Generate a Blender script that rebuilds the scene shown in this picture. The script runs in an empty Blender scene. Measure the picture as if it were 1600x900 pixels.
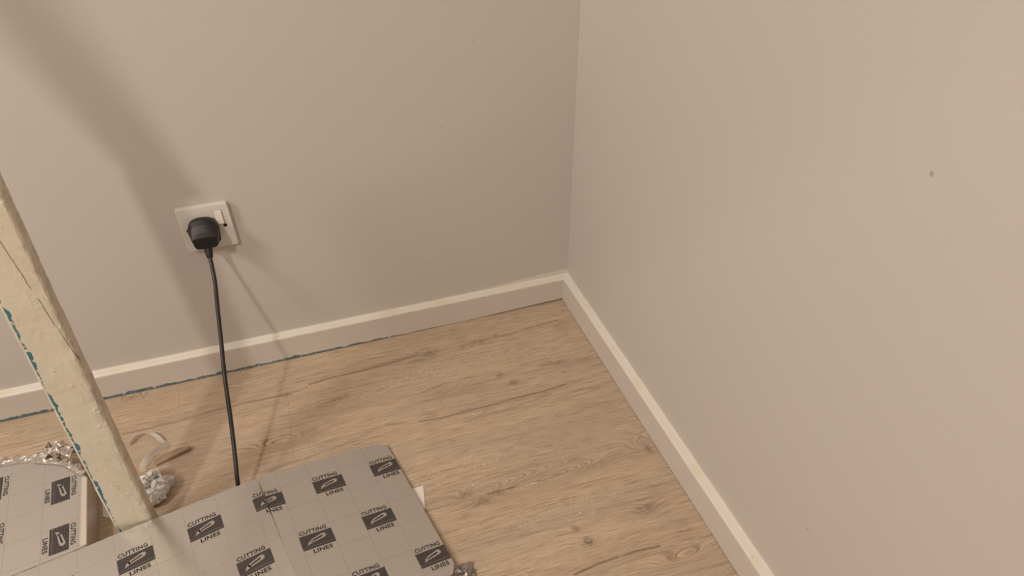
import bpy, math, random
import numpy as np
from mathutils import Vector, Matrix, Euler

random.seed(7); np.random.seed(7)
S = bpy.context.scene
COL = S.collection

# ------------------------------------------------------------------ camera
W0, H0, FPX = 1600, 900, 1061.476
cd = bpy.data.cameras.new('camera'); cam = bpy.data.objects.new('camera', cd); COL.objects.link(cam)
cd.sensor_width = 36.0; cd.sensor_fit = 'HORIZONTAL'; cd.lens = 36.0 * FPX / W0
cd.clip_start = 0.02; cd.clip_end = 50
yaw, pitch, roll = 0.31492145, -0.65021736, -0.01151551
f = Vector((math.sin(yaw) * math.cos(pitch), math.cos(yaw) * math.cos(pitch), math.sin(pitch)))
r = f.cross(Vector((0, 0, 1))).normalized(); u = r.cross(f)
r2 = r * math.cos(roll) + u * math.sin(roll); u2 = -r * math.sin(roll) + u * math.cos(roll)
M = Matrix((r2, u2, -f)).transposed().to_4x4(); M.translation = Vector((-0.510989, -1.158371, 0.980702))
cam.matrix_world = M
S.camera = cam

# ------------------------------------------------------------------ light
S.view_settings.view_transform = 'Standard'
try: S.view_settings.look = 'None'
except Exception: pass
S.view_settings.gamma = 1.0
S.view_settings.use_curve_mapping = False
S.view_settings.exposure = -0.04
w = bpy.data.worlds.new('world'); S.world = w; w.use_nodes = True
w.node_tree.nodes['Background'].inputs[0].default_value = (1.0, 0.90, 0.80, 1)
w.node_tree.nodes['Background'].inputs[1].default_value = 0.05

def lamp(name, loc, target, size, power, col):
    l = bpy.data.lights.new(name, 'AREA'); l.shape = 'DISK'; l.size = size; l.energy = power; l.color = col
    o = bpy.data.objects.new(name, l); COL.objects.link(o); o.location = loc
    o.rotation_euler = (Vector(target) - Vector(loc)).to_track_quat('-Z', 'Y').to_euler()
    return o
L1P = 23.5; L2P = 30.5
lamp('ceiling_spotlight', (-1.69, -2.04, 2.35), (-0.6, -0.3, 0.2), 0.15, L1P, (1.0, 0.915, 0.82))
lamp('ceiling_lamp', (-2.65, -1.20, 2.10), (-0.2, -0.5, 0.3), 0.60, L2P, (1.0, 0.925, 0.85))

# ------------------------------------------------------------------ helpers
def lin(r, g, b):
    def c(v):
        v /= 255.0
        return v / 12.92 if v <= 0.04045 else ((v + 0.055) / 1.055) ** 2.4
    return (c(r), c(g), c(b), 1.0)

def obj(name, verts, faces, mats=(), parent=None, smooth=False, mi=None, loc=None):
    me = bpy.data.meshes.new(name)
    me.from_pydata([tuple(map(float, v)) for v in verts], [], [tuple(map(int, q)) for q in faces]); me.update()
    for m in mats: me.materials.append(m)
    if mi is not None: me.polygons.foreach_set('material_index', list(mi))
    if smooth: me.polygons.foreach_set('use_smooth', [True] * len(me.polygons))
    o = bpy.data.objects.new(name, me); COL.objects.link(o)
    if parent: o.parent = parent
    if loc is not None: o.location = loc
    return o

def tag(o, label=None, cat=None, group=None, kind=None):
    if label: o['label'] = label
    if cat: o['category'] = cat
    if group: o['group'] = group
    if kind: o['kind'] = kind
    return o

def empty(name, loc=(0, 0, 0), rz=0.0):
    o = bpy.data.objects.new(name, None); COL.objects.link(o); o.location = loc; o.rotation_euler = (0, 0, rz)
    o.empty_display_size = 0.05
    return o

class NT:
    """small helper for building node materials"""
    def __init__(self, name, rough=0.6, base=(0.5, 0.5, 0.5, 1), metal=0.0):
        self.m = bpy.data.materials.new(name); self.m.use_nodes = True
        self.t = self.m.node_tree; self.b = self.t.nodes['Principled BSDF']
        self.b.inputs['Base Color'].default_value = base
        self.b.inputs['Roughness'].default_value = rough
        self.b.inputs['Metallic'].default_value = metal
    def n(self, typ, **k):
        x = self.t.nodes.new(typ)
        for a, v in k.items(): setattr(x, a, v)
        return x
    def put(self, sock, v):
        if isinstance(v, bpy.types.NodeSocket): self.t.links.new(v, sock)
        else: sock.default_value = v
    def math(self, op, a, b=0.0, c=None, clamp=False):
        x = self.n('ShaderNodeMath', operation=op, use_clamp=clamp)
        self.put(x.inputs[0], a); self.put(x.inputs[1], b)
        if c is not None: self.put(x.inputs[2], c)
        return x.outputs[0]
    def pos(self, kind='Object'):
        if not hasattr(self, '_tc'): self._tc = self.n('ShaderNodeTexCoord')
        return self._tc.outputs[kind]
    def world(self):
        if not hasattr(self, '_g'): self._g = self.n('ShaderNodeNewGeometry')
        return self._g.outputs['Position']
    def sep(self, v):
        x = self.n('ShaderNodeSeparateXYZ'); self.put(x.inputs[0], v); return x.outputs
    def comb(self, a, b, c):
        x = self.n('ShaderNodeCombineXYZ')
        for i, v in enumerate((a, b, c)): self.put(x.inputs[i], v)
        return x.outputs[0]
    def noise(self, vec, scale, detail=2.0, rough=0.5, dist=0.0):
        x = self.n('ShaderNodeTexNoise'); self.put(x.inputs['Vector'], vec)
        x.inputs['Scale'].default_value = scale; x.inputs['Detail'].default_value = detail
        x.inputs['Roughness'].default_value = rough; x.inputs['Distortion'].default_value = dist
        return x.outputs['Fac']
    def ramp(self, v, lo, hi, a=0.0, b=1.0):
        x = self.n('ShaderNodeMapRange', clamp=True); self.put(x.inputs[0], v)
        for i, q in enumerate((lo, hi, a, b)): self.put(x.inputs[i + 1], q)
        return x.outputs[0]
    def mix(self, f_, a, b, mode='MIX'):
        x = self.n('ShaderNodeMix', data_type='RGBA', blend_type=mode)
        self.put(x.inputs[0], f_); self.put(x.inputs[6], a); self.put(x.inputs[7], b)
        return x.outputs[2]
    def scale(self, v, s):
        x = self.n('ShaderNodeVectorMath', operation='MULTIPLY'); self.put(x.inputs[0], v); x.inputs[1].default_value = s
        return x.outputs[0]
    def dist(self, v, p):
        x = self.n('ShaderNodeVectorMath', operation='DISTANCE'); self.put(x.inputs[0], v); x.inputs[1].default_value = p
        return x.outputs['Value']
    def attr(self, name):
        x = self.n('ShaderNodeAttribute', attribute_name=name); return x.outputs['Fac']
    def bump(self, h, strength, distance=0.001):
        x = self.n('ShaderNodeBump'); self.put(x.inputs['Height'], h)
        x.inputs['Strength'].default_value = strength; x.inputs['Distance'].default_value = distance
        self.t.links.new(x.outputs[0], self.b.inputs['Normal'])
    def color(self, c): self.put(self.b.inputs['Base Color'], c)
    def rough(self, c): self.put(self.b.inputs['Roughness'], c)

def spots(N, v, fac_color, items):
    """small round marks: items = [(point, radius, colour)]"""
    for p, rad, c in items:
        wob = N.noise(v, 180.0, 1.0)
        d = N.math('ADD', N.dist(v, p), N.math('MULTIPLY', wob, rad * 0.8))
        fac_color = N.mix(N.ramp(d, rad * 1.5, rad * 0.9), fac_color, c)
    return fac_color

# ------------------------------------------------------------------ materials: room
WALL = (0.582, 0.535, 0.490, 1)
TRIM = (0.80, 0.735, 0.66, 1)
TEAL = lin(58, 112, 128)
TEAL_LOW = lin(66, 104, 112)

def wall_mat(name, items, side):
    N = NT(name, rough=0.62)
    v = N.world()
    big = N.noise(v, 2.2, 2.0)
    c = N.mix(big, WALL, tuple(x * 0.965 for x in WALL[:3]) + (1,))
    x, y, z = N.sep(v)
    # ragged trim paint brushed over the skirting edge
    edge = N.noise(v, 30.0, 3.0, 0.6)
    if side == 'back':
        top = N.math('ADD', N.math('MULTIPLY', edge, 0.008), N.ramp(x, -0.22, -0.06, 0.0, 0.009))
    else:
        top = N.math('MULTIPLY', edge, 0.011)
    lim = N.math('ADD', top, 0.0632)
    f_ = N.ramp(N.math('SUBTRACT', lim, z), -0.0006, 0.001)
    c = N.mix(N.math('MULTIPLY', f_, 0.55), c, TRIM)
    c = spots(N, v, c, items)
    N.color(c)
    h = N.math('ADD', N.noise(v, 260.0, 3.0, 0.6), N.math('MULTIPLY', N.noise(v, 14.0, 2.0), 2.0))
    N.bump(h, 0.25, 0.0006)
    return N.m

dk = (0.16, 0.13, 0.11, 1)
m_back = wall_mat('wall_paint_back', [((-0.1986, 0, 0.6078), 0.0013, dk), ((-0.2664, 0, 0.4619), 0.0012, dk),
    ((-0.3197, 0, 0.166), 0.0012, dk), ((-0.9303, 0, 0.1844), 0.0014, TRIM)], 'back')
m_right = wall_mat('wall_paint_right', [((0, -0.797, 0.208), 0.0016, (0.5, 0.16, 0.16, 1)),
    ((0, -0.126, 0.091), 0.0012, dk), ((0, -0.77, 0.699), 0.0028, (0.34, 0.36, 0.28, 1))], 'right')
m_other = wall_mat('wall_paint_plain', [], 'right')
m_ceil = NT('ceiling_paint', 0.8, (0.78, 0.75, 0.70, 1)).m

def skirt_mat(name, side):
    N = NT(name, rough=0.42)
    v = N.world(); x, y, z = N.sep(v)
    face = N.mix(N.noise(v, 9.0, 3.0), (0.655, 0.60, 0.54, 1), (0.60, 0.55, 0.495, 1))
    c = N.mix(N.ramp(z, 0.0565, 0.0600), face, (0.77, 0.715, 0.64, 1))  # top bevel lighter than the face, light from above put into its colour
    yel = N.ramp(N.noise(v, 18.0, 2.0), 0.52, 0.66, 0, 0.55)
    c = N.mix(N.math('MULTIPLY', yel, N.ramp(z, 0.0575, 0.061)), c, (0.74, 0.64, 0.45, 1))
    rag = N.noise(v, 42.0, 4.0, 0.7)
    fine = N.noise(v, 160.0, 2.0)
    if side == 'back':
        amt = N.ramp(x, -0.38, -0.62, 0.0, 1.0)
        lo = N.math('ADD', N.math('MULTIPLY', rag, 0.0095), -0.0015)
        lo = N.math('MULTIPLY', lo, N.math('ADD', N.math('MULTIPLY', amt, 1.3), 0.8))
        lo = N.math('MULTIPLY', lo, N.ramp(x, -0.24, -0.34))
        f_ = N.ramp(N.math('SUBTRACT', lo, z), -0.0002, 0.0005)
        f_ = N.math('MULTIPLY', f_, N.ramp(fine, 0.28, 0.38))
        c = N.mix(f_, c, N.mix(N.noise(v, 60.0, 2.0), TEAL_LOW, (0.16, 0.20, 0.20, 1)))
        chips = [((-0.37, -0.0147, 0.056), 0.0014), ((-0.445, -0.0147, 0.055), 0.001), ((-0.205, -0.0147, 0.0555), 0.0014),
                 ((-0.255, -0.0147, 0.05), 0.0009), ((-0.118, -0.0147, 0.047), 0.0012), ((-0.09, -0.0147, 0.042), 0.0008)]
    else:
        lo = N.math('MULTIPLY', rag, 0.0035)
        f_ = N.ramp(N.math('SUBTRACT', lo, z), -0.0002, 0.0005)
        c = N.mix(N.math('MULTIPLY', f_, 0.7), c, (0.10, 0.15, 0.14, 1))
        chips = [((-0.0147, -0.26, 0.0605), 0.0012), ((-0.012, -0.595, 0.0625), 0.0016), ((-0.0147, -0.31, 0.022), 0.0011),
                 ((-0.010, -0.742, 0.0625), 0.0012)]
    c = spots(N, v, c, [(p, rr, (0.12, 0.09, 0.07, 1)) for p, rr in chips])
    N.color(c)
    h = N.math('ADD', N.noise(v, 35.0, 4.0, 0.6), N.math('MULTIPLY', N.noise(v, 160.0, 2.0), 0.35))
    N.bump(h, 0.5, 0.0012)
    return N.m
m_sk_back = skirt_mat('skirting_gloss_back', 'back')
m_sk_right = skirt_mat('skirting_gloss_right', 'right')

# ------------------------------------------------------------------ room shell
X0, Y0, ZC = -3.0, -3.2, 2.5
def quad_wall(name, pts, m, base):
    # slab with thickness, the inner face first
    th = Vector(base)
    p = [Vector(q) for q in pts]; q = [a + th for a in p]
    v = p + q
    fs = [(0, 1, 2, 3), (7, 6, 5, 4), (0, 4, 5, 1), (1, 5, 6, 2), (2, 6, 7, 3), (3, 7, 4, 0)]
    return tag(obj(name, v, fs, [m]), kind='structure')
quad_wall('wall_back', [(X0, 0, 0), (0, 0, 0), (0, 0, ZC), (X0, 0, ZC)], m_back, (0, .1, 0))
quad_wall('wall_right', [(0, 0, 0), (0, Y0, 0), (0, Y0, ZC), (0, 0, ZC)], m_right, (.1, 0, 0))
quad_wall('wall_left', [(X0, Y0, 0), (X0, 0, 0), (X0, 0, ZC), (X0, Y0, ZC)], m_other, (-.1, 0, 0))
quad_wall('wall_front', [(0, Y0, 0), (X0, Y0, 0), (X0, Y0, ZC), (0, Y0, ZC)], m_other, (0, -.1, 0))
quad_wall('ceiling', [(X0, Y0, ZC), (X0, 0, ZC), (0, 0, ZC), (0, Y0, ZC)], m_ceil, (0, 0, .1))

# skirting boards: profile swept along the wall, hand-painted wobble along the top arris
def skirting(name, m, side, length):
    T = 0.0147
    n = int(length / 0.01)
    prof = [(0.0, None), (T, None), (T, 0.012), (T, 0.035), (T, 0.0570), (T - .0008, 0.0596), (T - .0022, 0.0609), (0.004, 0.0632), (0.0, 0.0648)]
    V = []; F = []
    rng = np.random.RandomState(3 if side == 'back' else 5)
    wob = np.convolve(rng.randn(n + 9), np.ones(9) / 9, 'valid')
    for i in range(n + 1):
        d = i * length / n
        if side == 'back':
            gap = 0.0008 + 0.0042 * max(0, min(1, (0.26 - d) / 0.2)) + 0.0006 * abs(wob[min(i, n - 1)])
        else:
            gap = 0.0010
        wv = wob[min(i, n - 1)] * 0.0007
        for k, (off, z) in enumerate(prof):
            zz = gap if z is None else z
            if z is not None and z > 0.05: zz = z + wv * (0.5 if k < 7 else 1)
            o = off + (wv * 0.3 if 0.002 < off else 0)
            V.append((-d, -o, zz) if side == 'back' else (-o, -d, zz))
    P = len(prof)
    for i in range(n):
        for k in range(P - 1):
            a = i * P + k
            q = (a, a + 1, a + P + 1, a + P)
            F.append(q if side == 'right' else q[::-1])
        F.append((i * P + P - 1, i * P, (i + 1) * P, (i + 1) * P + P - 1) if side == 'right' else ((i + 1) * P + P - 1, (i + 1) * P, i * P, i * P + P - 1))
    o = obj(name, V, F, [m], smooth=False)
    tag(o, kind='structure')
    return o
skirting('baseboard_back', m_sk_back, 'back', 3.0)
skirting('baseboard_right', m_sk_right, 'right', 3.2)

# ------------------------------------------------------------------ laminate floor
def floor_mesh():
    dx = 0.0018
    nx = int(1.42 / dx); ny = int(0.92 / dx)
    xs = np.linspace(-1.42, 0, nx + 1); ys = np.linspace(-0.92, 0, ny + 1)
    X, Y = np.meshgrid(xs, ys)
    G = Y.copy()
    def bumpf(cx, cy, lx, ly, h, tilt=0.0):
        xx = X - cx; yy = (Y - cy) - tilt * xx
        return h * np.exp(-(xx / lx) ** 2 - (yy / ly) ** 2)
    # closed figures in the grain
    for b in [(-0.235, -0.474, 0.120, 0.016, 0.050, 0.06), (-0.0305, -0.461, 0.028, 0.020, 0.032), (-0.371, -0.458, 0.014, 0.009, 0.014),
              (-0.348, -0.478, 0.03, 0.012, -0.016), (-0.2077, -0.2327, 0.02, 0.006, 0.012), (-0.227, -0.205, 0.014, 0.005, 0.008),
              (-0.1004, -0.2066, 0.03, 0.009, 0.012), (-0.25, -0.088, 0.05, 0.010, -0.016), (-0.36, -0.088, 0.05, 0.010, 0.012),
              (-0.208, -0.609, 0.02, 0.008, 0.012), (-0.218, -0.580, 0.014, 0.006, 0.01), (-0.0918, -0.584, 0.035, 0.012, 0.012),
              (-0.9378, -0.030, 0.04, 0.012, 0.02), (-0.66, -0.24, 0.06, 0.014, 0.025), (-0.075, -0.68, 0.05, 0.012, 0.02),
              (-0.55, -0.17, 0.10, 0.012, 0.012), (-0.11, -0.34, 0.10, 0.012, -0.01), (-1.15, -0.06, 0.08, 0.01, 0.014)]:
        G += bumpf(*b)
    FIG = np.clip(np.abs(G - Y) / 0.010, 0, 1)
    G += 0.006 * np.sin(X * 5.0 + 1.0) + 0.003 * np.sin(X * 13.0 + Y * 9)
    D = np.zeros_like(X)
    def crack(pts, wd, s):
        for (x0, y0), (x1, y1) in zip(pts[:-1], pts[1:]):
            vx, vy = x1 - x0, y1 - y0; L2 = vx * vx + vy * vy
            t = np.clip(((X - x0) * vx + (Y - y0) * vy) / L2, 0, 1)
            d = np.hypot(X - x0 - t * vx, Y - y0 - t * vy)
            np.maximum(D, s * np.exp(-(d / wd) ** 2), out=D)
    crack([(-0.60, -0.103), (-0.5546, -0.0975), (-0.5001, -0.0985), (-0.4198, -0.0950), (-0.375, -0.0890)], 0.0016, 0.95)
    crack([(-0.49, -0.094), (-0.42, -0.089), (-0.36, -0.080)], 0.0030, 0.35)
    crack([(-0.24, -0.088), (-0.19, -0.089), (-0.13, -0.084), (-0.05, -0.078)], 0.0018, 0.55)
    crack([(-0.5136, -0.2600), (-0.46, -0.262), (-0.4288, -0.2680)], 0.0012, 0.5)
    crack([(-0.41, -0.272), (-0.3669, -0.2771), (-0.31, -0.276), (-0.2642, -0.2758), (-0.2134, -0.2735), (-0.16, -0.2745), (-0.1117, -0.2700)], 0.0015, 0.85)
    crack([(-0.33, -0.299), (-0.24, -0.296), (-0.15, -0.286)], 0.003, 0.3)
    crack([(-0.2504, -0.6523), (-0.2054, -0.6474), (-0.1467, -0.6467), (-0.1038, -0.6507)], 0.0016, 0.9)
    crack([(-0.335, -0.4689), (-0.31, -0.4695), (-0.285, -0.4712)], 0.0013, 0.95)
    crack([(-0.9425, -0.1233), (-0.8497, -0.1226), (-0.7783, -0.1146), (-0.7032, -0.1144), (-0.645, -0.1187), (-0.6043, -0.1097)], 0.0018, 0.6)
    crack([(-0.39, -0.198), (-0.34, -0.192), (-0.28, -0.187)], 0.003, 0.35)
    crack([(-0.70, -0.30), (-0.58, -0.285), (-0.50, -0.268)], 0.0018, 0.35)
    crack([(-1.30, -0.08), (-1.10, -0.085)], 0.0025, 0.25)
    K = np.zeros_like(X)
    def knot(cx, cy, lx, ly, s):
        np.maximum(K, s * np.exp(-((X - cx) / lx) ** 2 - ((Y - cy) / ly) ** 2), out=K)
    for k in [(-0.2077, -0.2327, .011, .006, .95), (-0.2272, -0.2048, .009, .005, .8), (-0.1004, -0.2066, .015, .006, .7), (-0.0305, -0.470, .006, .010, .9),
              (-0.371, -0.4584, .010, .008, .75), (-0.352, -0.4803, .022, .009, .85), (-0.32, -0.474, .02, .004, .6), (-0.385, -0.50, .016, .006, .45),
              (-0.2182, -0.5804, .007, .005, .8), (-0.2082, -0.6093, .010, .007, .95), (-0.0918, -0.5841, .018, .010, .75), (-0.9378, -0.0267, .012, .008, .6),
              (-0.350, -0.0950, .022, .012, .7), (-0.375, -0.106, .02, .006, .6), (-0.25, -0.086, .012, .004, .6), (-0.2, -0.082, .006, .005, .7),
              (-0.32, -0.215, .08, .02, .35), (-0.05, -0.215, .03, .004, .6), (-0.645, -0.1187, .01, .006, .7), (-0.14, -0.475, .04, .004, .4),
              (-0.1, -0.236, .005, .004, .6), (-0.28, -0.43, .02, .01, .15), (-0.08, -0.60, .02, .004, .5), (-0.095, -0.565, .02, .003, .4)]:
        knot(*k)
    Z = np.zeros_like(X)
    def zone(cx, cy, lx, ly, s):
        np.maximum(Z, s * np.exp(-(((X - cx) / lx) ** 2) - ((Y - cy) / ly) ** 2), out=Z)
    for z in [(-0.33, -0.15, .16, .028, 1), (-0.52, -0.17, .10, .02, .8), (-0.15, -0.16, .09, .02, .7), (-0.32, -0.40, .12, .03, .9), (-0.22, -0.54, .15, .03, .7),
              (-0.62, -0.28, .08, .02, .8), (-0.30, -0.62, .1, .03, .7), (-0.62, -0.15, .05, .03, .4)]:
        zone(*z)
    verts = np.stack([X.ravel(), Y.ravel(), np.zeros(X.size)], 1)
    nxv = nx + 1
    i = (np.arange(ny)[:, None] * nxv + np.arange(nx)[None]).ravel()
    quads = np.stack([i, i + 1, i + nxv + 1, i + nxv], 1)
    base = len(verts)
    # outer area of the floor, coarse, and a slab underside
    ext = [(X0, Y0), (0, Y0), (0, -0.92), (-1.42, -0.92), (X0, -0.92), (X0, 0), (-1.42, 0)]
    ev = [(a, b, 0) for a, b in ext] + [(X0, Y0, -.05), (0, Y0, -.05), (0, 0, -.05), (X0, 0, -.05)]
    verts = np.concatenate([verts, np.array(ev)])
    b = base
    quads2 = np.array([(b, b + 1, b + 2, b + 4), (b + 4, b + 3, b + 6, b + 5), (b + 10, b + 9, b + 8, b + 7)])
    quads = np.concatenate([quads, quads2])
    me = bpy.data.meshes.new('floor')
    me.vertices.add(len(verts)); me.vertices.foreach_set('co', verts.astype(np.float32).ravel())
    me.loops.add(quads.size); me.loops.foreach_set('vertex_index', quads.astype(np.int32).ravel())
    me.polygons.add(len(quads)); me.polygons.foreach_set('loop_start', np.arange(0, quads.size, 4, dtype=np.int32))
    me.update(calc_edges=True); me.validate()
    def att(name, arr, fill):
        a = me.attributes.new(name, 'FLOAT', 'POINT')
        a.data.foreach_set('value', np.concatenate([arr.ravel(), fill]).astype(np.float32))
    ey = np.array([e[1] for e in ev])
    z = np.zeros(len(ev))
    att('grain', G, ey); att('crack', D, z); att('knot', K, z); att('fleck', Z, z); att('figure', FIG, z)
    o = bpy.data.objects.new('floor', me); COL.objects.link(o)
    return tag(o, kind='structure')
floor = floor_mesh()

def floor_mat():
    N = NT('oak_laminate', rough=0.48)
    v = N.world(); x, y, z = N.sep(v)
    g = N.attr('grain')
    # board rows 0.19 m deep, butt joints staggered
    row = N.math('FLOOR', N.math('DIVIDE', N.math('ADD', y, 0.0905), 0.19))
    vec = N.comb(N.math('MULTIPLY', x, 1.0), N.math('MULTIPLY', g, 22.0), N.math('MULTIPLY', row, 3.7))
    n1 = N.noise(vec, 2.2, 3.0, 0.55, 0.3)
    vec2 = N.comb(N.math('MULTIPLY', x, 2.0), N.math('MULTIPLY', g, 60.0), N.math('MULTIPLY', row, 5.1))
    n2 = N.noise(vec2, 4.0, 5.0, 0.65, 0.2)
    vec3 = N.comb(N.math('MULTIPLY', x, 9.0), N.math('MULTIPLY', g, 330.0), 0.0)
    n3 = N.noise(vec3, 3.0, 3.0, 0.7)
    c = N.mix(N.ramp(n1, 0.28, 0.74), (0.480, 0.352, 0.245, 1), (0.595, 0.450, 0.318, 1))
    c = N.mix(N.ramp(n2, 0.44, 0.66, 0.0, 0.50), c, (0.70, 0.555, 0.410, 1))
    c = N.mix(N.ramp(n2, 0.44, 0.28, 0.0, 0.70), c, (0.29, 0.200, 0.135, 1))
    c = N.mix(N.ramp(n3, 0.50, 0.34, 0.0, 0.9), c, (0.27, 0.185, 0.125, 1))
    c = N.mix(N.ramp(n3, 0.54, 0.66, 0.0, 0.50), c, (0.74, 0.60, 0.455, 1))
    # ring lines contouring the figures
    ring = N.math('SINE', N.math('MULTIPLY', N.math('ADD', g, N.math('MULTIPLY', n2, 0.004)), 1900.0))
    rmask = N.math('MULTIPLY', N.ramp(ring, 0.3, 1.0), N.math('MAXIMUM', N.ramp(N.noise(vec, 3.0, 1.0), 0.44, 0.60, 0.0, 0.35), N.math('MULTIPLY', N.attr('figure'), 0.6)))
    c = N.mix(rmask, c, (0.235, 0.150, 0.095, 1))
    grey = N.ramp(N.noise(N.scale(v, (1.2, 6.0, 1.0)), 2.5, 2.0), 0.45, 0.70, 0.0, 0.35)
    c = N.mix(grey, c, (0.42, 0.345, 0.27, 1))
    # pale medullary flecks across the grain
    fl = N.noise(N.comb(N.math('ADD', N.math('MULTIPLY', x, 330.0), N.math('MULTIPLY', N.noise(v, 30.0, 1.0), 14.0)), N.math('MULTIPLY', y, 60.0), 0.0), 1.0, 1.0)
    fm = N.math('MULTIPLY', N.ramp(fl, 0.55, 0.64), N.attr('fleck'))
    fm = N.math('MULTIPLY', fm, N.ramp(N.noise(N.scale(v, (30, 60, 1)), 1.0, 2.0), 0.38, 0.55, 0, 0.50))
    c = N.mix(fm, c, (0.80, 0.66, 0.50, 1))
    # knots and cracks
    kn = N.math('MULTIPLY', N.attr('knot'), N.ramp(N.noise(N.scale(v, (110, 260, 1)), 1.0, 4.0, 0.7), 0.34, 0.62))
    c = N.mix(N.math('MULTIPLY', kn, 0.92), c, (0.115, 0.078, 0.055, 1))
    cn = N.math('MULTIPLY', N.attr('crack'), N.ramp(N.noise(N.scale(v, (45, 45, 1)), 1.0, 3.0), 0.30, 0.48, 0.35, 1.0))
    c = N.mix(N.math('MULTIPLY', cn, 0.85), c, (0.095, 0.062, 0.042, 1))
    # seams
    fr = N.math('FRACT', N.math('DIVIDE', N.math('ADD', y, 0.0905), 0.19))
    seam = N.math('MINIMUM', fr, N.math('SUBTRACT', 1.0, fr))
    sm = N.ramp(seam, 0.0045, 0.0018)
    def joint(x0, ya, yb):
        d = N.math('ABSOLUTE', N.math('SUBTRACT', x, x0))
        k = N.ramp(d, 0.0009, 0.0004)
        k = N.math('MULTIPLY', k, N.math('GREATER_THAN', y, ya))
        return N.math('MULTIPLY', k, N.math('LESS_THAN', y, yb))
    for a in [(-0.8480, -0.0905, 0.0), (-0.6430, -0.2805, -0.0905), (-1.30, -0.2805, -0.0905)]:
        sm = N.math('MAXIMUM', sm, N.math('MULTIPLY', joint(*a), 0.5))
    c = N.mix(N.math('MULTIPLY', sm, 0.35), c, (0.15, 0.10, 0.07, 1))
    N.color(c)
    N.rough(N.ramp(n2, 0.3, 0.7, 0.42, 0.55))
    h = N.math('SUBTRACT', N.math('ADD', N.math('MULTIPLY', n3, 0.5), n2), N.math('ADD', N.math('MULTIPLY', cn, 1.5), sm))
    N.bump(h, 0.35, 0.0006)
    return N.m
floor.data.materials.append(floor_mat())

# ------------------------------------------------------------------ printed foil boards
def foil_mat(name, embossed):
    N = NT(name, rough=0.36, metal=0.85)
    v = N.pos(); x, y, z = N.sep(v)
    base = N.mix(N.noise(v, 12.0, 2.0), (0.71, 0.68, 0.645, 1), (0.68, 0.65, 0.615, 1))
    # dashed cutting grid on 50 mm centres, pattern origin is the object's own
    def lines(a, b):
        fa = N.math('FRACT', N.math('ADD', N.math('DIVIDE', a, 0.05), 0.5))
        d = N.math('MINIMUM', fa, N.math('SUBTRACT', 1.0, fa))
        l = N.ramp(d, 0.0115, 0.006)
        fb = N.math('FRACT', N.math('DIVIDE', b, 0.0036))
        return N.math('MULTIPLY', l, N.ramp(N.math('ABSOLUTE', N.math('SUBTRACT', fb, 0.5)), 0.30, 0.22))
    g = N.math('MAXIMUM', lines(x, y), lines(y, x))
    c = N.mix(N.math('MULTIPLY', g, 0.62), base, (0.10, 0.085, 0.08, 1))
    N.color(c)
    N.put(N.b.inputs['Metallic'], N.math('SUBTRACT', 0.85, N.math('MULTIPLY', g, 0.6)))
    fine = N.noise(N.scale(v, (900, 120, 1)), 1.0, 2.0)
    coarse = N.noise(N.scale(v, (70, 12, 1)), 1.0, 1.0)
    h = N.math('ADD', N.math('MULTIPLY', fine, 0.25 * embossed), N.math('MULTIPLY', coarse, 0.5 * embossed))
    N.bump(h, 0.22, 0.0006)
    N.rough(0.34 if embossed < 2 else 0.17)
    return N.m
m_foil = foil_mat('printed_foil', 1.0)
m_foil_em = foil_mat('printed_foil_embossed', 2.2)

def ink_mat():
    N = NT('black_ink', rough=0.45, metal=0.3)
    v = N.pos(); x, y, z = N.sep(v)
    def hatch(a, b, k, s, ph=0.0):
        t = N.math('FRACT', N.math('ADD', N.math('DIVIDE', N.math('ADD', a, N.math('MULTIPLY', b, k)), s), ph))
        return N.ramp(N.math('ABSOLUTE', N.math('SUBTRACT', t, 0.5)), 0.11, 0.05)
    g = N.math('MAXIMUM', hatch(x, y, -0.45, 0.0028), hatch(y, x, -0.10, 0.0034))
    c = N.mix(N.math('MULTIPLY', g, 0.30), (0.050, 0.042, 0.044, 1), (0.40, 0.37, 0.35, 1))
    N.color(c)
    return N.m
m_ink = ink_mat()
m_ink_plain = NT('black_ink_lettering', 0.45, (0.045, 0.038, 0.038, 1), 0.3).m
m_silver = NT('unprinted_foil', 0.42, (0.58, 0.54, 0.50, 1), 0.75).m
mf = NT('pale_foam_core', 0.85, (0.62, 0.54, 0.42, 1)); m_foam = mf.m
N = NT('dark_foil_edge', 0.4, (0.34, 0.31, 0.28, 1), 0.7)
N.bump(N.noise(N.pos(), 90.0, 3.0), 0.5, 0.001); m_edge = N.m

def text_tris(body, width, height):
    """letters as triangles fitted to a width and height, centred on the origin"""
    cu = bpy.data.curves.new('t', 'FONT'); cu.body = body; cu.size = 1.0; cu.offset = 0.034; cu.space_character = 1.08
    cu.resolution_u = 3
    o = bpy.data.objects.new('t', cu); COL.objects.link(o)
    dg = bpy.context.evaluated_depsgraph_get(); dg.update()
    me = bpy.data.meshes.new_from_object(o.evaluated_get(dg)); me.calc_loop_triangles()
    P = np.array([v.co[:2] for v in me.vertices]); T = [list(t.vertices) for t in me.loop_triangles]
    bpy.data.objects.remove(o); bpy.data.curves.remove(cu); bpy.data.meshes.remove(me)
    lo, hi = P.min(0), P.max(0)
    P = (P - (lo + hi) / 2) / (hi - lo) * np.array([width, height])
    return [[tuple(P[i]) for i in t] for t in T]
T_CUT = text_tris('CUTTING', 0.0420, 0.0072)
T_LIN = text_tris('LINES', 0.0290, 0.0072)

def capsule(ax, ay, bx, by, rad, n=10):
    a = math.atan2(by - ay, bx - ax); out = []
    for i in range(n + 1):
        t = a - math.pi / 2 + math.pi * i / n; out.append((bx + rad * math.cos(t), by + rad * math.sin(t)))
    for i in range(n + 1):
        t = a + math.pi / 2 + math.pi * i / n; out.append((ax + rad * 0.8 * math.cos(t), ay + rad * 0.8 * math.sin(t)))
    return out

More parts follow.
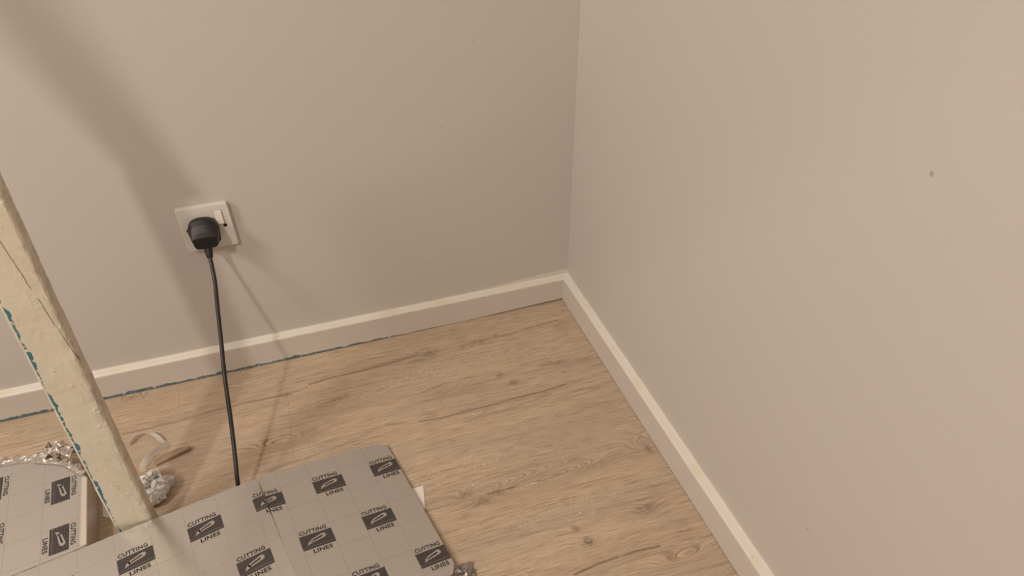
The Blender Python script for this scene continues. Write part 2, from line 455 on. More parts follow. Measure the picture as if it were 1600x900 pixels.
def mark_polys():
    """one printed mark in a 50 mm cell: [(polygon, layer, material)]"""
    out = []
    bw, bh = 0.0500, 0.0272
    out.append(([(-bw / 2, -bh / 2), (bw / 2, -bh / 2), (bw / 2, bh / 2), (-bw / 2, bh / 2)], 1, 'ink'))
    for t in T_CUT: out.append(([(p[0] - 0.002, p[1] + bh / 2 + 0.0056) for p in t], 1, 'let'))
    for t in T_LIN: out.append(([(p[0] + 0.003, p[1] - bh / 2 - 0.0056) for p in t], 1, 'let'))
    o = (-bw / 2, -bh / 2)
    kn = capsule(0.0175, 0.0138, 0.0352, 0.0182, 0.0042)
    out.append(([(a + o[0], b + o[1]) for a, b in kn], 2, 'sil'))
    out.append(([(a + o[0], b + o[1]) for a, b in [(0.0086, 0.0074), (0.0140, 0.0094), (0.0180, 0.0104), (0.0160, 0.0166), (0.0112, 0.0130)]], 2, 'sil'))
    out.append(([(a + o[0], b + o[1]) for a, b in capsule(0.0186, 0.0140, 0.0325, 0.0176, 0.0014)], 3, 'let'))
    # row of dashes along the foot of the block, and one under the blade
    for i in range(16):
        x0 = -0.0245 + i * 0.0031
        out.append(([(x0, -0.0098), (x0 + 0.0019, -0.0098), (x0 + 0.0019, -0.0093), (x0, -0.0093)], 2, 'sil'))
    return out
MARK = mark_polys()

def clip(poly, hull):
    """Sutherland-Hodgman against a convex counter-clockwise hull"""
    out = list(poly)
    for i in range(len(hull)):
        a, b = hull[i], hull[(i + 1) % len(hull)]
        def side(p): return (b[0] - a[0]) * (p[1] - a[1]) - (b[1] - a[1]) * (p[0] - a[0])
        src, out = out, []
        for j in range(len(src)):
            p, q = src[j], src[(j + 1) % len(src)]
            sp, sq = side(p), side(q)
            if sp >= 0: out.append(p)
            if (sp >= 0) != (sq >= 0):
                t = sp / (sp - sq); out.append((p[0] + t * (q[0] - p[0]), p[1] + t * (q[1] - p[1])))
        if len(out) < 3: return []
    return out

def ccw(poly):
    s = sum(poly[i][0] * poly[(i + 1) % len(poly)][1] - poly[(i + 1) % len(poly)][0] * poly[i][1] for i in range(len(poly)))
    return poly if s > 0 else poly[::-1]

def board(name, hull, edge_wave, th, cells, mats, matrix, parent=None, side=4):
    """foil-faced board: outline polygon (convex) with the far edge nibbled, slab of thickness th below z=0, printed marks just above the foil"""
    V = []; F = []; MI = []
    ring = []
    for i in range(len(hull)):
        a, b = hull[i], hull[(i + 1) % len(hull)]
        L = math.hypot(b[0] - a[0], b[1] - a[1]); n = max(1, int(L / 0.006))
        amp = edge_wave.get(i, 0.0)
        nx_, ny_ = -(b[1] - a[1]) / L, (b[0] - a[0]) / L
        for k in range(n):
            t = k / n; j = (random.random()) * amp if k else 0
            ring.append((a[0] + (b[0] - a[0]) * t + nx_ * j, a[1] + (b[1] - a[1]) * t + ny_ * j))
    n = len(ring); ce = (sum(p[0] for p in ring) / n, sum(p[1] for p in ring) / n)
    e = min(0.0008, th * 0.2)
    # top face shrunk a touch for a soft arris
    for sc, zz in ((0.9985, 0.0), (1.0, -e), (1.0, -th + e), (0.9985, -th)):
        for p in ring: V.append((ce[0] + (p[0] - ce[0]) * sc, ce[1] + (p[1] - ce[1]) * sc, zz))
    F.append(list(range(n))); MI.append(0)
    for l in range(3):
        for i in range(n):
            j = (i + 1) % n
            F.append((l * n + i, (l + 1) * n + i, (l + 1) * n + j, l * n + j)); MI.append(side if l == 1 else 0)
    F.append([3 * n + i for i in range(n)][::-1]); MI.append(side)
    mid = {'ink': 1, 'let': 2, 'sil': 3}
    for (cx, cy) in cells:
        for poly, layer, mt in MARK:
            q = ccw([(p[0] + cx * 0.05, p[1] + cy * 0.05) for p in poly])
            q = clip(q, hull)
            if len(q) < 3: continue
            s = len(V)
            V += [(p[0], p[1], 0.00012 * layer) for p in q]
            F.append(list(range(s, s + len(q)))); MI.append(mid[mt])
    o = obj(name, V, F, mats, parent, mi=MI)
    o.matrix_world = matrix
    return o

def pose(rx, ry, rz, loc):
    return Matrix.Translation(loc) @ Matrix.Rotation(rz, 4, 'Z') @ Matrix.Rotation(ry, 4, 'Y') @ Matrix.Rotation(rx, 4, 'X')

cells = [(i, j) for j in range(-14, 4, 2) for i in range(-14, 8) if (i - (j // 2)) % 2 == 0]
mats = [m_foil, m_ink, m_ink_plain, m_silver, m_foam]
# left thick board
hl = ccw([(-0.62, 0.0865), (-0.2492, 0.0698), (-0.0584, 0.0612), (0.0700, 0.0542), (0.0916, 0.0532), (0.0935, -0.0317), (0.0962, -0.1532), (0.100, -0.42), (-0.62, -0.42)])
bl = board('insulation_board', hl, {i: 0.0011 for i in range(9)}, 0.0508, [c for c in cells if c[0] <= 2],
           [m_foil_em, m_ink, m_ink_plain, m_silver, m_foil], pose(0, 0, 0.2341, (-0.7756, -0.4243, 0.0512)))
tag(bl, 'thick silver foil insulation board printed with cutting lines, post standing against its far edge', 'insulation board')
# right thin sheet leaning down from it
hr = ccw([(-0.0985, 0.0590), (0.0, 0.0572), (0.0714, 0.0600), (0.1010, 0.0592), (0.1224, 0.0502), (0.1236, -0.0301), (0.1225, -0.1129), (0.1238, -0.1823), (0.1240, -0.2250), (0.1150, -0.2400), (-0.0905, -0.2400)])
hr = ccw([(-0.1022, 0.0580), (0.0714, 0.0605), (0.1010, 0.0592), (0.1222, 0.0502), (0.1238, -0.1129), (0.1240, -0.2250), (0.1150, -0.2400), (-0.0962, -0.2400)])
br = board('insulation_sheet', hr, {}, 0.0038, [c for c in [(i - 0, j) for (i, j) in cells]],
           mats, pose(-0.0204, 0.1949, 0.1995, (-0.5861, -0.3849, 0.0295)))
tag(br, 'thin silver foil sheet printed with cutting lines, sloping to the floor beside the thick board', 'insulation sheet')

# back left board, printing turned a quarter
K = empty('insulation_board', (-1.00335, -0.272675, 0.0), 0.0)
tag(K, 'silver foil board with crumpled foil edge and sideways printing, behind the post at left', 'insulation board')
ang = 0.145 - math.pi / 2
KO = Vector((-1.00335, -0.272675, 0.0))
def w2k(x, y):
    p = Matrix.Rotation(-ang, 4, 'Z') @ (Vector((x, y, 0)) - KO); return (p.x, p.y)
def lb(x, y):
    p = Matrix.Rotation(0.2341, 4, 'Z') @ Vector((x, y, 0)); return (p.x - 0.7756, p.y - 0.4243)
KW = [(-1.60, -0.114), (-1.110, -0.184), (-1.040, -0.1940), (-1.007, -0.2150), (-0.9656, -0.2585), (-0.9470, -0.3950), lb(-0.1640, 0.0690), lb(-0.2492, 0.0728), lb(-0.62, 0.0895), (-1.60, -0.30)]
KW = [(-1.42, -0.140), (-1.110, -0.184), (-1.040, -0.1940), (-1.007, -0.2150), (-0.9656, -0.2585), (-0.9470, -0.3945), lb(-0.1650, 0.0668), lb(-0.2492, 0.0706), lb(-0.60, 0.0866)]
hk = ccw([w2k(*p) for p in KW])
# local frame: x runs towards the viewer, y runs to the right
kx = [c for c in [(0, 0), (2, 0), (-1, -2), (1, -2), (3, -2), (0, -4), (2, -4), (-2, 0)]]
top = board('foil_facing', hk, {}, 0.0503, kx, mats, pose(0, 0, ang, (-1.00335, -0.272675, 0.0505)), side=3)
mw = top.matrix_world.copy(); top.parent = K; top.matrix_parent_inverse = Matrix.Identity(4)
top.matrix_basis = Matrix.Translation(-Vector(K.location)) @ mw

N = NT('bright_crinkled_foil', 0.16, (0.80, 0.76, 0.72, 1), 1.0)
N.bump(N.noise(N.pos(), 120.0, 4.0, 0.7), 0.9, 0.003); m_crinkle = N.m
N = NT('crinkled_grey_foil', 0.38, (0.60, 0.55, 0.50, 1), 0.75)
N.bump(N.noise(N.pos(), 70.0, 3.0, 0.6), 0.6, 0.003); m_crinkle2 = N.m

def ribbon(path, width_vecs, mats_, name, parent=None, th=0.0004, sub=1):
    """a strip swept along a path, with real thickness"""
    V = []; F = []
    n = len(path)
    P = [Vector(p) for p in path]; Wv = [Vector(q) for q in width_vecs]
    for i in range(n):
        t = (P[min(i + 1, n - 1)] - P[max(i - 1, 0)]).normalized()
        nn = t.cross(Wv[i]).normalized() * th / 2
        a, b = P[i] - Wv[i] / 2, P[i] + Wv[i] / 2
        V += [a + nn, b + nn, b - nn, a - nn]
    for i in range(n - 1):
        for k in range(4):
            F.append((i * 4 + k, i * 4 + (k + 1) % 4, (i + 1) * 4 + (k + 1) % 4, (i + 1) * 4 + k))
    F.append((3, 2, 1, 0)); F.append(tuple((n - 1) * 4 + k for k in range(4)))
    return obj(name, V, F, mats_, parent, smooth=False)

# crumpled flap of foil along the board's far edge (in the board's own frame), bright and dark folds
def flap(name, pts_top, out, mat, seed, amp, parent, nseg=46, nrow=9, drop=0.045, reach0=0.013):
    rng = np.random.RandomState(seed)
    pts = [Vector(p) for p in pts_top]
    V = []; F = []
    L = [0]
    for a, b in zip(pts[:-1], pts[1:]): L.append(L[-1] + (b - a).length)
    for i in range(nseg + 1):
        d = L[-1] * i / nseg
        k = max(j for j in range(len(pts)) if L[j] <= d + 1e-9); k = min(k, len(pts) - 2)
        p = pts[k].lerp(pts[k + 1], (d - L[k]) / (L[k + 1] - L[k]))
        o = Vector(out)
        reach = reach0 + 0.005 * math.sin(i * 0.9) + rng.rand() * 0.004
        for j in range(nrow + 1):
            t = j / nrow
            q = p + o * (reach * math.sin(t * math.pi / 2) * 1.0) + Vector((0, 0, 0.0012 - drop * max(0, t - 0.35) ** 1.5))
            wv = amp * min(1, t * 3)
            q += Vector((rng.randn(), rng.randn(), rng.randn())) * wv
            V.append(q)
    for i in range(nseg):
        for j in range(nrow):
            a = i * (nrow + 1) + j
            F.append((a, a + 1, a + nrow + 2, a + nrow + 1))
    o_ = obj(name, V, F, [mat], parent)
    s = o_.modifiers.new('thick', 'SOLIDIFY'); s.thickness = 0.0003
    return o_
def kw(x, y, z=0.0): return (x - KO.x, y - KO.y, z + 0.0505)
flap('foil_flap', [kw(-1.42, -0.141), kw(-1.110, -0.185), kw(-1.040, -0.1950)], (0.145, 1.0, 0), m_crinkle, 4, 0.0015, K, nseg=90, reach0=0.022)
tag(flap('dark_foil_fold', [kw(-1.052, -0.1790), kw(-1.025, -0.1840), kw(-1.000, -0.205)], (0.35, 1.0, 0.10), m_crinkle, 11, 0.0034, K, nseg=22, nrow=8, drop=0.05, reach0=0.020), 'dark crumpled foil fold')
tag(flap('foil_wrap', [kw(-1.060, -0.1960), kw(-1.010, -0.2180), kw(-0.9740, -0.2560)], (0.30, 0.75, 0.02), m_crinkle2, 9, 0.0011, K, nseg=30, nrow=9, drop=0.02, reach0=0.018), 'loose wrinkled foil corner')
tp = [(-0.9800, -0.2430), (-0.9662, -0.2590), (-0.9477, -0.3940), (-0.9560, -0.3950), (-0.9750, -0.2540)]
tp = ccw(tp); nt = len(tp)
tape = obj('edge_tape', [kw(a, b, 0.0004) for a, b in tp] + [kw(a, b, 0.0008) for a, b in tp],
           [list(range(nt))[::-1], [nt + i for i in range(nt)]] + [(i, (i + 1) % nt, nt + (i + 1) % nt, nt + i) for i in range(nt)],
           [NT('pale_tape', 0.4, (0.70, 0.62, 0.55, 1), 0.15).m], K)
tag(tape, 'pale strip of tape along the edge')

# ------------------------------------------------------------------ painted post
POST = (0.655, 0.585, 0.465, 1)
def post_mat():
    N = NT('cream_gloss_paint', rough=0.34)
    v = N.pos(); x, y, z = N.sep(v)
    uu = N.math('DIVIDE', N.math('ADD', x, N.math('MULTIPLY', z, 0.0130)), N.math('ADD', N.math('MULTIPLY', z, 0.179), 0.99))
    vv = N.math('SUBTRACT', y, N.math('MULTIPLY', z, 0.1405))
    c = N.mix(N.ramp(N.noise(v, 18.0, 3.0), 0.35, 0.65), POST, (0.61, 0.54, 0.415, 1))
    c = N.mix(N.ramp(N.noise(v, 55.0, 3.0), 0.60, 0.70, 0, 0.35), c, (0.50, 0.46, 0.36, 1))
    # greyish scuffed right hand arris
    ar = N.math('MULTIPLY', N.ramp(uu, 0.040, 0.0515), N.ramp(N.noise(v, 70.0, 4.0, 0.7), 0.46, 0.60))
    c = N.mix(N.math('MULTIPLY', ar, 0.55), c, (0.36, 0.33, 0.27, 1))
    # old teal paint along the left arris, broken
    wid = N.math('MULTIPLY', N.ramp(N.noise(N.scale(v, (1, 1, 1)), 26.0, 3.0, 0.6), 0.32, 0.68, -0.0008, 0.0068), 1.0)
    inn = N.math('SUBTRACT', N.math('ADD', wid, 0.0034), uu)
    t = N.math('MULTIPLY', N.ramp(inn, -0.0002, 0.0004), N.ramp(uu, 0.0026, 0.0036))
    t = N.math('MULTIPLY', t, N.ramp(N.noise(v, 170.0, 2.0), 0.34, 0.46))
    t = N.math('MULTIPLY', t, N.math('LESS_THAN', vv, 0.004))
    c = N.mix(t, c, TEAL)
    # hairline crack running down the face to the right arris
    wob = N.math('MULTIPLY', N.math('SUBTRACT', N.noise(v, 60.0, 3.0), 0.5), 0.004)
    cx = N.math('ADD', N.ramp(z, 0.545, 0.340, CR0, CR1), wob)
    d = N.math('ABSOLUTE', N.math('SUBTRACT', uu, cx))
    k = N.math('MULTIPLY', N.ramp(d, 0.0007, 0.0002), N.math('GREATER_THAN', z, 0.33))
    k = N.math('MULTIPLY', k, N.ramp(N.noise(v, 35.0, 1.0), 0.36, 0.42))
    k = N.math('MULTIPLY', k, N.math('LESS_THAN', vv, 0.006))
    c = N.mix(N.math('MULTIPLY', k, 0.75), c, (0.16, 0.12, 0.08, 1))
    for (pu, pz, pr) in [(0.0290, 0.126, .0013), (0.0300, 0.131, .0012), (0.0215, 0.345, .0016), (0.0250, 0.350, .0012), (0.0120, 0.43, .0012), (0.034, 0.10, .0010)]:
        q = N.comb(uu, 0.0, z)
        d = N.math('ADD', N.dist(q, (pu, 0, pz)), N.math('MULTIPLY', N.noise(v, 300.0, 2.0), pr * 1.2))
        sp = N.ramp(d, pr * 1.7, pr * 1.1)
        c = N.mix(N.math('MULTIPLY', sp, 0.6), c, (0.27, 0.22, 0.15, 1))
    N.color(c)
    lump = N.ramp(N.noise(v, 75.0, 3.0, 0.6), 0.55, 0.72)
    h = N.math('ADD', N.noise(v, 38.0, 4.0, 0.6), N.math('MULTIPLY', N.noise(v, 170.0, 2.0), 0.3))
    h = N.math('ADD', h, N.math('MULTIPLY', lump, N.ramp(uu, 0.018, 0.05, 0.1, 0.9)))
    h = N.math('SUBTRACT', h, N.math('MULTIPLY', k, 1.5))
    N.bump(h, 0.65, 0.0020)
    return N.m
CR0, CR1 = 0.030, 0.0545
m_post = post_mat()

def rounded_rect(w_, d_, rad, n=4):
    out = []
    for cx, cy, a0 in ((w_ - rad, d_ - rad, 0), (rad, d_ - rad, 90), (rad, rad, 180), (w_ - rad, rad, 270)):
        for i in range(n + 1):
            a = math.radians(a0 + 90 * i / n); out.append((cx + rad * math.cos(a), cy + rad * math.sin(a)))
    return out

PB = Vector((-0.9075, -0.3885, 0.0))
post = empty('wooden_post', PB, 0.0327)
tag(post, 'cream painted wooden post with old teal paint down its left edge', 'post')
def stick(name, w_, d_, rad, start, direction, length, mat, parent, step=0.006, amp=0.0006, off=(0, 0), taper=0.0):
    sec = rounded_rect(w_, d_, rad); m_ = len(sec)
    n = int(length / step); V = []; F = []
    rng = np.random.RandomState(2)
    jit = rng.randn(n + 1, m_) * amp
    for a in range(1, n): jit[a] = 0.6 * jit[a - 1] + 0.4 * jit[a]
    D = Vector(direction)
    for i in range(n + 1):
        s = length * i / n
        foot = D.y * max(0.0, 0.056 - s) if taper else 0.0    # squared-off foot behind the board
        for k, (a, b) in enumerate(sec):
            c_ = Vector((a - w_ / 2, b - d_ / 2)).normalized() * float(jit[i, k])
            V.append(Vector((a * (1 + taper * s) + off[0] + c_.x, b + off[1] + c_.y + foot, 0)) + Vector(start) + D * s)
    for i in range(n):
        for k in range(m_):
            j = (k + 1) % m_
            F.append((i * m_ + k, i * m_ + j, (i + 1) * m_ + j, (i + 1) * m_ + k))
    F.append(list(range(m_))[::-1]); F.append([n * m_ + k for k in range(m_)])
    return obj(name, V, F, [mat], parent, smooth=False)
stick('upright', 0.0520, 0.0269, 0.0035, (0, 0, 0), (-0.0130, 0.1405, 1.0), 0.70, m_post, post, taper=0.18)
stick('added_shadow_rail', 0.062, 0.040, 0.0035, (0.000, 0.072, 0.690), (-0.465, -0.700, 1.0), 1.79, m_post, post, step=0.02)  # unseen rail, added to cast the slanted soft shadow on the back wall

# ------------------------------------------------------------------ wall socket
m_pl = NT('white_plastic', 0.32, (0.70, 0.66, 0.61, 1)).m
m_rock = NT('rocker_plastic', 0.28, (0.80, 0.76, 0.70, 1)).m
m_screw = NT('dark_screw', 0.4, (0.06, 0.045, 0.04, 1), 0.4).m

def prism_xz(name, sections, mats_, parent, n=5, smooth=False, loc=None):
    """loft of rounded rectangles lying in planes y = const; sections = [(y, cx, cz, w, h, rad)]"""
    V = []; F = []
    m_ = 4 * (n + 1)
    for (y, cx, cz, w_, h_, rad) in sections:
        for (a, b) in rounded_rect(w_, h_, min(rad, w_ / 2 - 1e-5, h_ / 2 - 1e-5), n): V.append((cx - w_ / 2 + a, y, cz - h_ / 2 + b))
    for l in range(len(sections) - 1):
        for i in range(m_):
            j = (i + 1) % m_
            F.append((l * m_ + i, l * m_ + j, (l + 1) * m_ + j, (l + 1) * m_ + i))
    F.append(list(range(m_))[::-1]); F.append([(len(sections) - 1) * m_ + i for i in range(m_)])
    return obj(name, V, F, mats_, parent, smooth=smooth, loc=loc)

SX, SZ = -0.7061, 0.3382
sock = empty('wall_socket', (SX, 0, SZ))
tag(sock, 'white single switched wall socket on the back wall, above the skirting', 'wall socket')
prism_xz('faceplate', [(0.0, 0, 0, .086, .086, .003), (-.0088, 0, 0, .0856, .0856, .0035), (-.0098, 0, 0, .0845, .0845, .0038)], [m_pl], sock)
rk = prism_xz('switch_rocker', [(0.0, 0, 0, .0125, .026, .0012), (-.0030, 0, 0, .0125, .026, .0012), (-.0036, 0, 0, .0115, .025, .0012)], [m_rock], sock, loc=(0.0240, -.0090, .0180))
rk.rotation_euler = (math.radians(-7), 0, 0)
prism_xz('rocker_gap_shade', [(0.0, 0, 0, .0150, .0290, .0015), (-.0006, 0, 0, .0150, .0290, .0015)], [NT('socket_shadow_gap', .5, (.45, .40, .36, 1)).m], sock, loc=(0.0240, -.0096, .0180))  # thin darker strip, shade of the gap round the rocker put into colour
for sx in (-0.0318, 0.0302):
    s_ = prism_xz('screw', [(0.0, 0, 0, .0066, .0066, .0033), (-.0009, 0, 0, .0064, .0064, .0032), (-.0004, 0, 0, .0030, .0030, .0014)], [m_screw], sock, loc=(sx, -.0094, 0.0))

# ------------------------------------------------------------------ plug and cable
m_blk = NT('black_moulded_plastic', 0.45, (0.008, 0.008, 0.009, 1)).m
m_cab = NT('black_cable_sheath', 0.42, (0.014, 0.014, 0.014, 1)).m
lead = empty('power_cable', (-0.711, -0.0094, 0.3382))
tag(lead, 'black mains cable plugged into the wall socket and dropping behind the foil boards', 'power cable')
def plug_ring(w_, top, bot, n=20):
    """domed top, squarer foot; centred on x, z up"""
    out = []; hw = w_ / 2; rb = 0.007
    for i in range(n + 1):
        a = math.pi * i / n
        out.append((hw * abs(math.cos(a)) ** 0.80 * (1 if math.cos(a) > 0 else -1), top * math.sin(a) ** 0.85 + 0.002))
    for cx, a0 in ((-hw + rb + .002, 180), (hw - rb - .002, 270)):
        for i in range(6):
            a = math.radians(a0 + 90 * i / 5); out.append((cx + rb * math.cos(a), -bot + rb + rb * math.sin(a)))
    return out
V = []; F = []
secs = [(-.0003, .046, .021, .021, 0), (-.004, .0505, .0235, .0235, 0), (-.016, .0515, .0235, .0235, 0), (-.0172, .0490, .0222, .0222, 0),
        (-.0225, .0470, .0185, .0215, -.001), (-.0300, .0440, .0100, .0200, -.003), (-.0345, .0410, .0040, .0165, -.005)]
for (y, w_, tp_, bt_, dz) in secs:
    rg = plug_ring(w_, tp_, bt_); nr = len(rg)
    V += [(a, y, b + dz) for a, b in rg]
for l in range(len(secs) - 1):
    for i in range(nr):
        j = (i + 1) % nr; F.append((l * nr + i, l * nr + j, (l + 1) * nr + j, (l + 1) * nr + i))
F.append(list(range(nr))[::-1]); F.append([(len(secs) - 1) * nr + i for i in range(nr)])
pc = obj('plug', V, F, [m_blk], lead)
bv = pc.modifiers.new('soft', 'BEVEL'); bv.width = 0.0008; bv.segments = 2; bv.limit_method = 'ANGLE'; bv.angle_limit = math.radians(25)
# shoulders: grip ridges on the moulding
for zz in (-0.008, -0.0130):
    prism_xz('grip_ridge', [(0, 0, 0, .030, .0016, .0007), (-.0012, 0, 0, .029, .0010, .0004)], [m_blk], pc, n=2, loc=(0, -.0338, zz))

def tube(name, pts, rads, mats_, parent, seg=12, sub=6, smooth=True):
    P = [Vector(p) for p in pts]; Q = []; R = []
    for i in range(len(P) - 1):
        p0, p1, p2, p3 = P[max(i - 1, 0)], P[i], P[i + 1], P[min(i + 2, len(P) - 1)]
        for k in range(sub):
            t = k / sub
            Q.append(0.5 * ((2 * p1) + (p2 - p0) * t + (2 * p0 - 5 * p1 + 4 * p2 - p3) * t * t + (3 * p1 - p0 - 3 * p2 + p3) * t ** 3))
            R.append(rads[i] + (rads[i + 1] - rads[i]) * t)
    Q.append(P[-1]); R.append(rads[-1])
    V = []; F = []; n = len(Q); up = Vector((1, 0, 0))
    for i in range(n):
        t = (Q[min(i + 1, n - 1)] - Q[max(i - 1, 0)]).normalized()
        a = (up - t * up.dot(t)).normalized(); b = t.cross(a)
        for k in range(seg):
            th = 2 * math.pi * k / seg
            V.append(Q[i] + (a * math.cos(th) + b * math.sin(th)) * R[i])
    for i in range(n - 1):
        for k in range(seg):
            j = (k + 1) % seg
            F.append((i * seg + k, i * seg + j, (i + 1) * seg + j, (i + 1) * seg + k))
    F.append(list(range(seg))[::-1]); F.append([(n - 1) * seg + k for k in range(seg)])
    return obj(name, V, F, mats_, parent, smooth=smooth)
lo_ = Vector(lead.location)
tube('strain_relief', [Vector(p) - lo_ for p in [(-0.711, -0.030, 0.326), (-0.711, -0.036, 0.315), (-0.711, -0.043, 0.306), (-0.7112, -0.0478, 0.2995)]], [0.0098, 0.0078, 0.0062, 0.0050], [m_blk], lead)
tube('cable', [Vector(p) - lo_ for p in [(-0.711, -0.040, 0.309), (-0.711, -0.047, 0.300), (-0.711, -0.076, 0.267), (-0.714, -0.112, 0.237), (-0.717, -0.158, 0.201), (-0.721, -0.211, 0.159),
      (-0.7235, -0.259, 0.114), (-0.7265, -0.303, 0.075), (-0.730, -0.334, 0.045), (-0.733, -0.346, 0.022), (-0.742, -0.347, 0.0050), (-0.775, -0.350, 0.0040), (-0.80, -0.352, 0.0040)]], [0.0036] * 13, [m_cab], lead)

# ------------------------------------------------------------------ floor litter
N = NT('white_backing_paper', 0.6, (0.80, 0.75, 0.70, 1)); m_paper = N.m
N = NT('milky_plastic_film', 0.45, (0.86, 0.82, 0.78, 1)); N.b.inputs['Transmission Weight'].default_value = 0.15; m_film = N.m
def paperball():
    import bmesh
    bm = bmesh.new(); rng = np.random.RandomState(21)
    lumps = [((0.004, -.020, .014), .019), ((.022, .010, .011), .014), ((-.014, .010, .013), .016), ((.002, .026, .012), .014), ((.012, -.004, .016), .016)]
    for (c, rad) in lumps:
        planes = [(Vector((rng.randn(), rng.randn(), rng.randn() + .3)).normalized(), 0.62 + rng.rand() * 0.38) for _ in range(15)]
        creases = [(Vector(rng.randn(3)).normalized(), rng.rand() * 0.8 - 0.4) for _ in range(7)]
        r_ = bmesh.ops.create_icosphere(bm, subdivisions=5, radius=1.0)
        for v in r_['verts']:
            p = v.co.normalized()
            k = min([h / max(0.15, p.dot(n_)) for n_, h in planes] + [1.15])
            for n_, h in creases:
                d_ = abs(p.dot(n_) - h); k -= 0.20 * max(0, 1 - d_ / 0.07)
            q = Vector(c) + p * rad * k
            if q.z < 0.0006: q.z = 0.0006 + 0.02 * (0.0006 - q.z)
            v.co = q
    me = bpy.data.meshes.new('crumpled_film'); bm.to_mesh(me); bm.free(); me.materials.append(m_film)
    o = bpy.data.objects.new('crumpled_film', me); COL.objects.link(o)
    o.location = (-0.8770, -0.2830, 0)
    for k in range(16):
        a = rng.rand() * 6.28; rr = 0.020 + rng.rand() * 0.012
        p0 = Vector((math.cos(a) * rr * .55, math.sin(a) * rr * .7 - .004, .018 + rng.rand() * .012)); path = []; wv = []
        w0 = Vector((rng.randn() * .006, rng.randn() * .006, .009))
        for i in range(8):
            t = i / 7
            path.append(p0 + Vector((math.cos(a + t * 2.0) * rr * t * .8, math.sin(a + t * 2.0) * rr * t, .008 * math.sin(t * 9) - .012 * t)))
            path[-1].z = max(path[-1].z, 0.0065)
            wv.append(w0 + Vector((rng.randn() * .003, rng.randn() * .003, 0)))
        ribbon(path, wv, [m_film], 'fold', o)
    tag(o, 'crumpled ball of whitish plastic film on the floor right of the post', 'crumpled film')
paperball()

def litter_strip():
    pts = [(-0.9262, -0.158, .006), (-0.9215, -0.1500, .003), (-0.9140, -0.1410, .004), (-0.9020, -0.1385, .006), (-0.8900, -0.1440, .008), (-0.8790, -0.1560, .008), (-0.8690, -0.1700, .006),
           (-0.8620, -0.1790, .005), (-0.8690, -0.1900, .012), (-0.8800, -0.2040, .016), (-0.8890, -0.2160, .016), (-0.8960, -0.2300, .012), (-0.8900, -0.2420, .014)]
    P = [Vector(p) for p in pts]; Q = []
    for i in range(len(P) - 1):
        p0, p1, p2, p3 = P[max(i - 1, 0)], P[i], P[i + 1], P[min(i + 2, len(P) - 1)]
        for k in range(4):
            t = k / 4
            Q.append(0.5 * ((2 * p1) + (p2 - p0) * t + (2 * p0 - 5 * p1 + 4 * p2 - p3) * t * t + (3 * p1 - p0 - 3 * p2 + p3) * t ** 3))
    n = len(Q); Wv = []
    for i in range(n):
        t = (Q[min(i + 1, n - 1)] - Q[max(i - 1, 0)]).normalized()
        side = t.cross(Vector((0, 0, 1))).normalized()
        a = 0.35 + 1.0 * (0.5 + 0.5 * math.sin(i * 0.21 + 0.5))
        wv = side * math.cos(a) * .0090 + Vector((0, 0, 1)) * math.sin(a) * .0105
        Wv.append(wv)
        Q[i].z = max(Q[i].z, abs(wv.z) / 2 + 0.0006)
    base = Vector((-0.895, -0.19, 0))
    o = ribbon([q - base for q in Q], Wv, [m_paper], 'backing_strip')
    o.location = base
    tag(o, 'curled white peel-off strip looping over the floor behind the post', 'paper strip')
litter_strip()

N = NT('cut_wood', 0.6)
N.color(N.mix(N.noise(N.scale(N.pos(), (12, 160, 60)), 1.0, 3.0), (0.26, 0.165, 0.11, 1), (0.40, 0.28, 0.19, 1))); m_cut = N.m
def wedge():
    # small offcut: long sloping bar with one snapped end
    L, wd, h = 0.060, 0.0150, 0.0090
    V = [(0, 0, 0), (L, 0.001, 0), (L + .001, wd * .6, 0), (L * .72, wd, 0), (0, wd, 0), (0, 0, h * .55), (L * .97, 0.001, h), (L, wd * .5, h), (L * .7, wd * .95, h * .9), (0.001, wd, h * .6)]
    F = [(4, 3, 2, 1, 0), (5, 6, 7, 8, 9), (0, 1, 6, 5), (1, 2, 7, 6), (2, 3, 8, 7), (3, 4, 9, 8), (4, 0, 5, 9)]
    o = obj('wood_offcut', V, F, [m_cut], loc=(-0.8765, -0.2240, 0.0)); o.rotation_euler = (0, 0, math.radians(16))
    b = o.modifiers.new('bevel', 'BEVEL'); b.width = 0.0005; b.segments = 1
    tag(o, 'small brown wood offcut on the floor beside the crumpled film', 'wood offcut')
wedge()

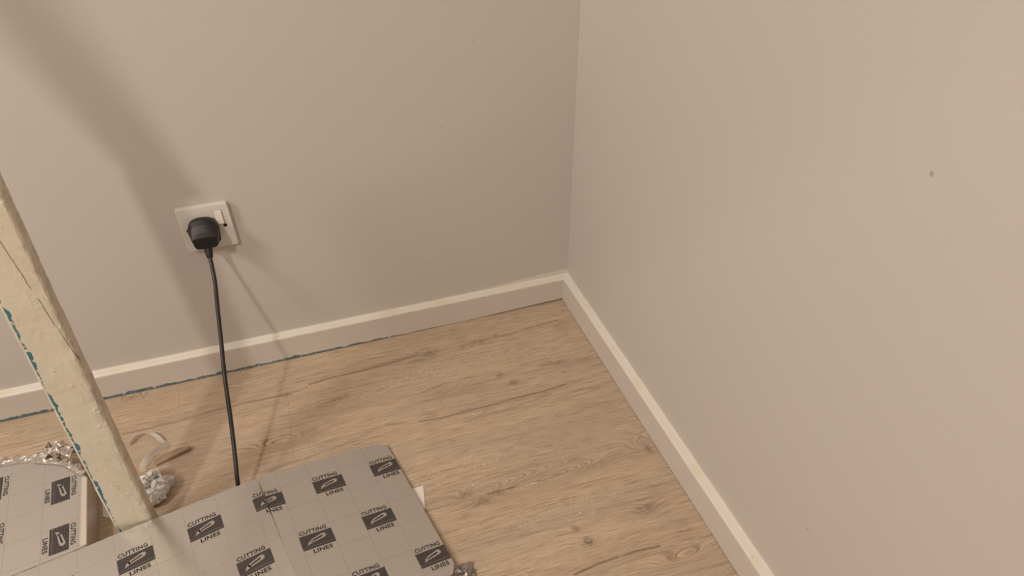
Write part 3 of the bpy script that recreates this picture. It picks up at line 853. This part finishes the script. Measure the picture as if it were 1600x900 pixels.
def sheet(name, pts, z, th, mat, label, cat, lift=None):
    c = (sum(p[0] for p in pts) / len(pts), sum(p[1] for p in pts) / len(pts)); pts = ccw(pts)
    n = len(pts); lift = lift or [0] * n
    V = [(p[0] - c[0], p[1] - c[1], l) for p, l in zip(pts, lift)] + [(p[0] - c[0], p[1] - c[1], th + l) for p, l in zip(pts, lift)]
    F = [list(range(n))[::-1], [n + i for i in range(n)]] + [(i, (i + 1) % n, n + (i + 1) % n, n + i) for i in range(n)]
    o = obj(name, V, F, [mat], loc=(c[0], c[1], z)); tag(o, label, cat)
    return o
sheet('paper_card', [(-0.4860, -0.4180), (-0.4350, -0.4175), (-0.4420, -0.4640), (-0.4900, -0.4650)], 0.0003, 0.0006, m_paper,
      'white card corner poking out from under the thin sheet, right side', 'card')
sheet('paper_scrap', [(-0.9570, -0.2800), (-0.9300, -0.2760), (-0.9260, -0.3060), (-0.9430, -0.3120), (-0.9530, -0.3060)], 0.0003, 0.0005, m_paper,
      'small white paper scrap on the floor between the sideways board and the post', 'paper scrap')

# crushed foil at the near right corner of the sheet
def corner_foil():
    rng = np.random.RandomState(8); V = []; F = []
    n, m_ = 14, 10
    for i in range(n):
        for j in range(m_):
            x = -0.445 + 0.050 * i / (n - 1); y = -0.620 + 0.034 * j / (m_ - 1) + 0.004 * i / n
            z = 0.006 + rng.rand() * 0.006 - 0.004 * i / n
            V.append((x + 0.435 + rng.randn() * .0012, y + 0.605 + rng.randn() * .0012, max(0.0012, z)))
    for i in range(n - 1):
        for j in range(m_ - 1):
            a = i * m_ + j; F.append((a, a + m_, a + m_ + 1, a + 1))
    o = obj('foil_scrap', V, F, [m_edge], loc=(-0.435, -0.605, 0.0))
    s = o.modifiers.new('thick', 'SOLIDIFY'); s.thickness = 0.0004
    tag(o, 'crushed grey foil scrap at the near corner of the thin sheet', 'foil scrap')
corner_foil()

# paint flakes
fl = None
rng = np.random.RandomState(12)
for i, (x, y, rad, lab) in enumerate([(-0.2966, -0.4036, .0011, 'tiny white paint flake on the open floor, farthest of the three in mid floor'),
                           (-0.3532, -0.4437, .0016, 'tiny white paint flake above the double knot, nearest the thin sheet'),
                           (-0.2001, -0.5537, .0013, 'tiny white paint flake near the bottom knots in the floor'),
                           (-0.3589, -0.0185, .0022, 'pale paint flake lying against the back skirting')]):
    n = 7
    ring = [(rad * (0.7 + 0.6 * rng.rand()) * math.cos(6.283 * k / n), rad * (0.7 + 0.6 * rng.rand()) * math.sin(6.283 * k / n)) for k in range(n)]
    V = [(a, b, 0) for a, b in ring] + [(a * .8, b * .8, .0007) for a, b in ring]
    F = [list(range(n))[::-1], [n + k for k in range(n)]] + [(k, (k + 1) % n, n + (k + 1) % n, n + k) for k in range(n)]
    o = obj('paint_flake', V, F, [m_paper], loc=(x, y, 0.0001))
    tag(o, lab, 'paint flake', 'paint flakes on the floor')
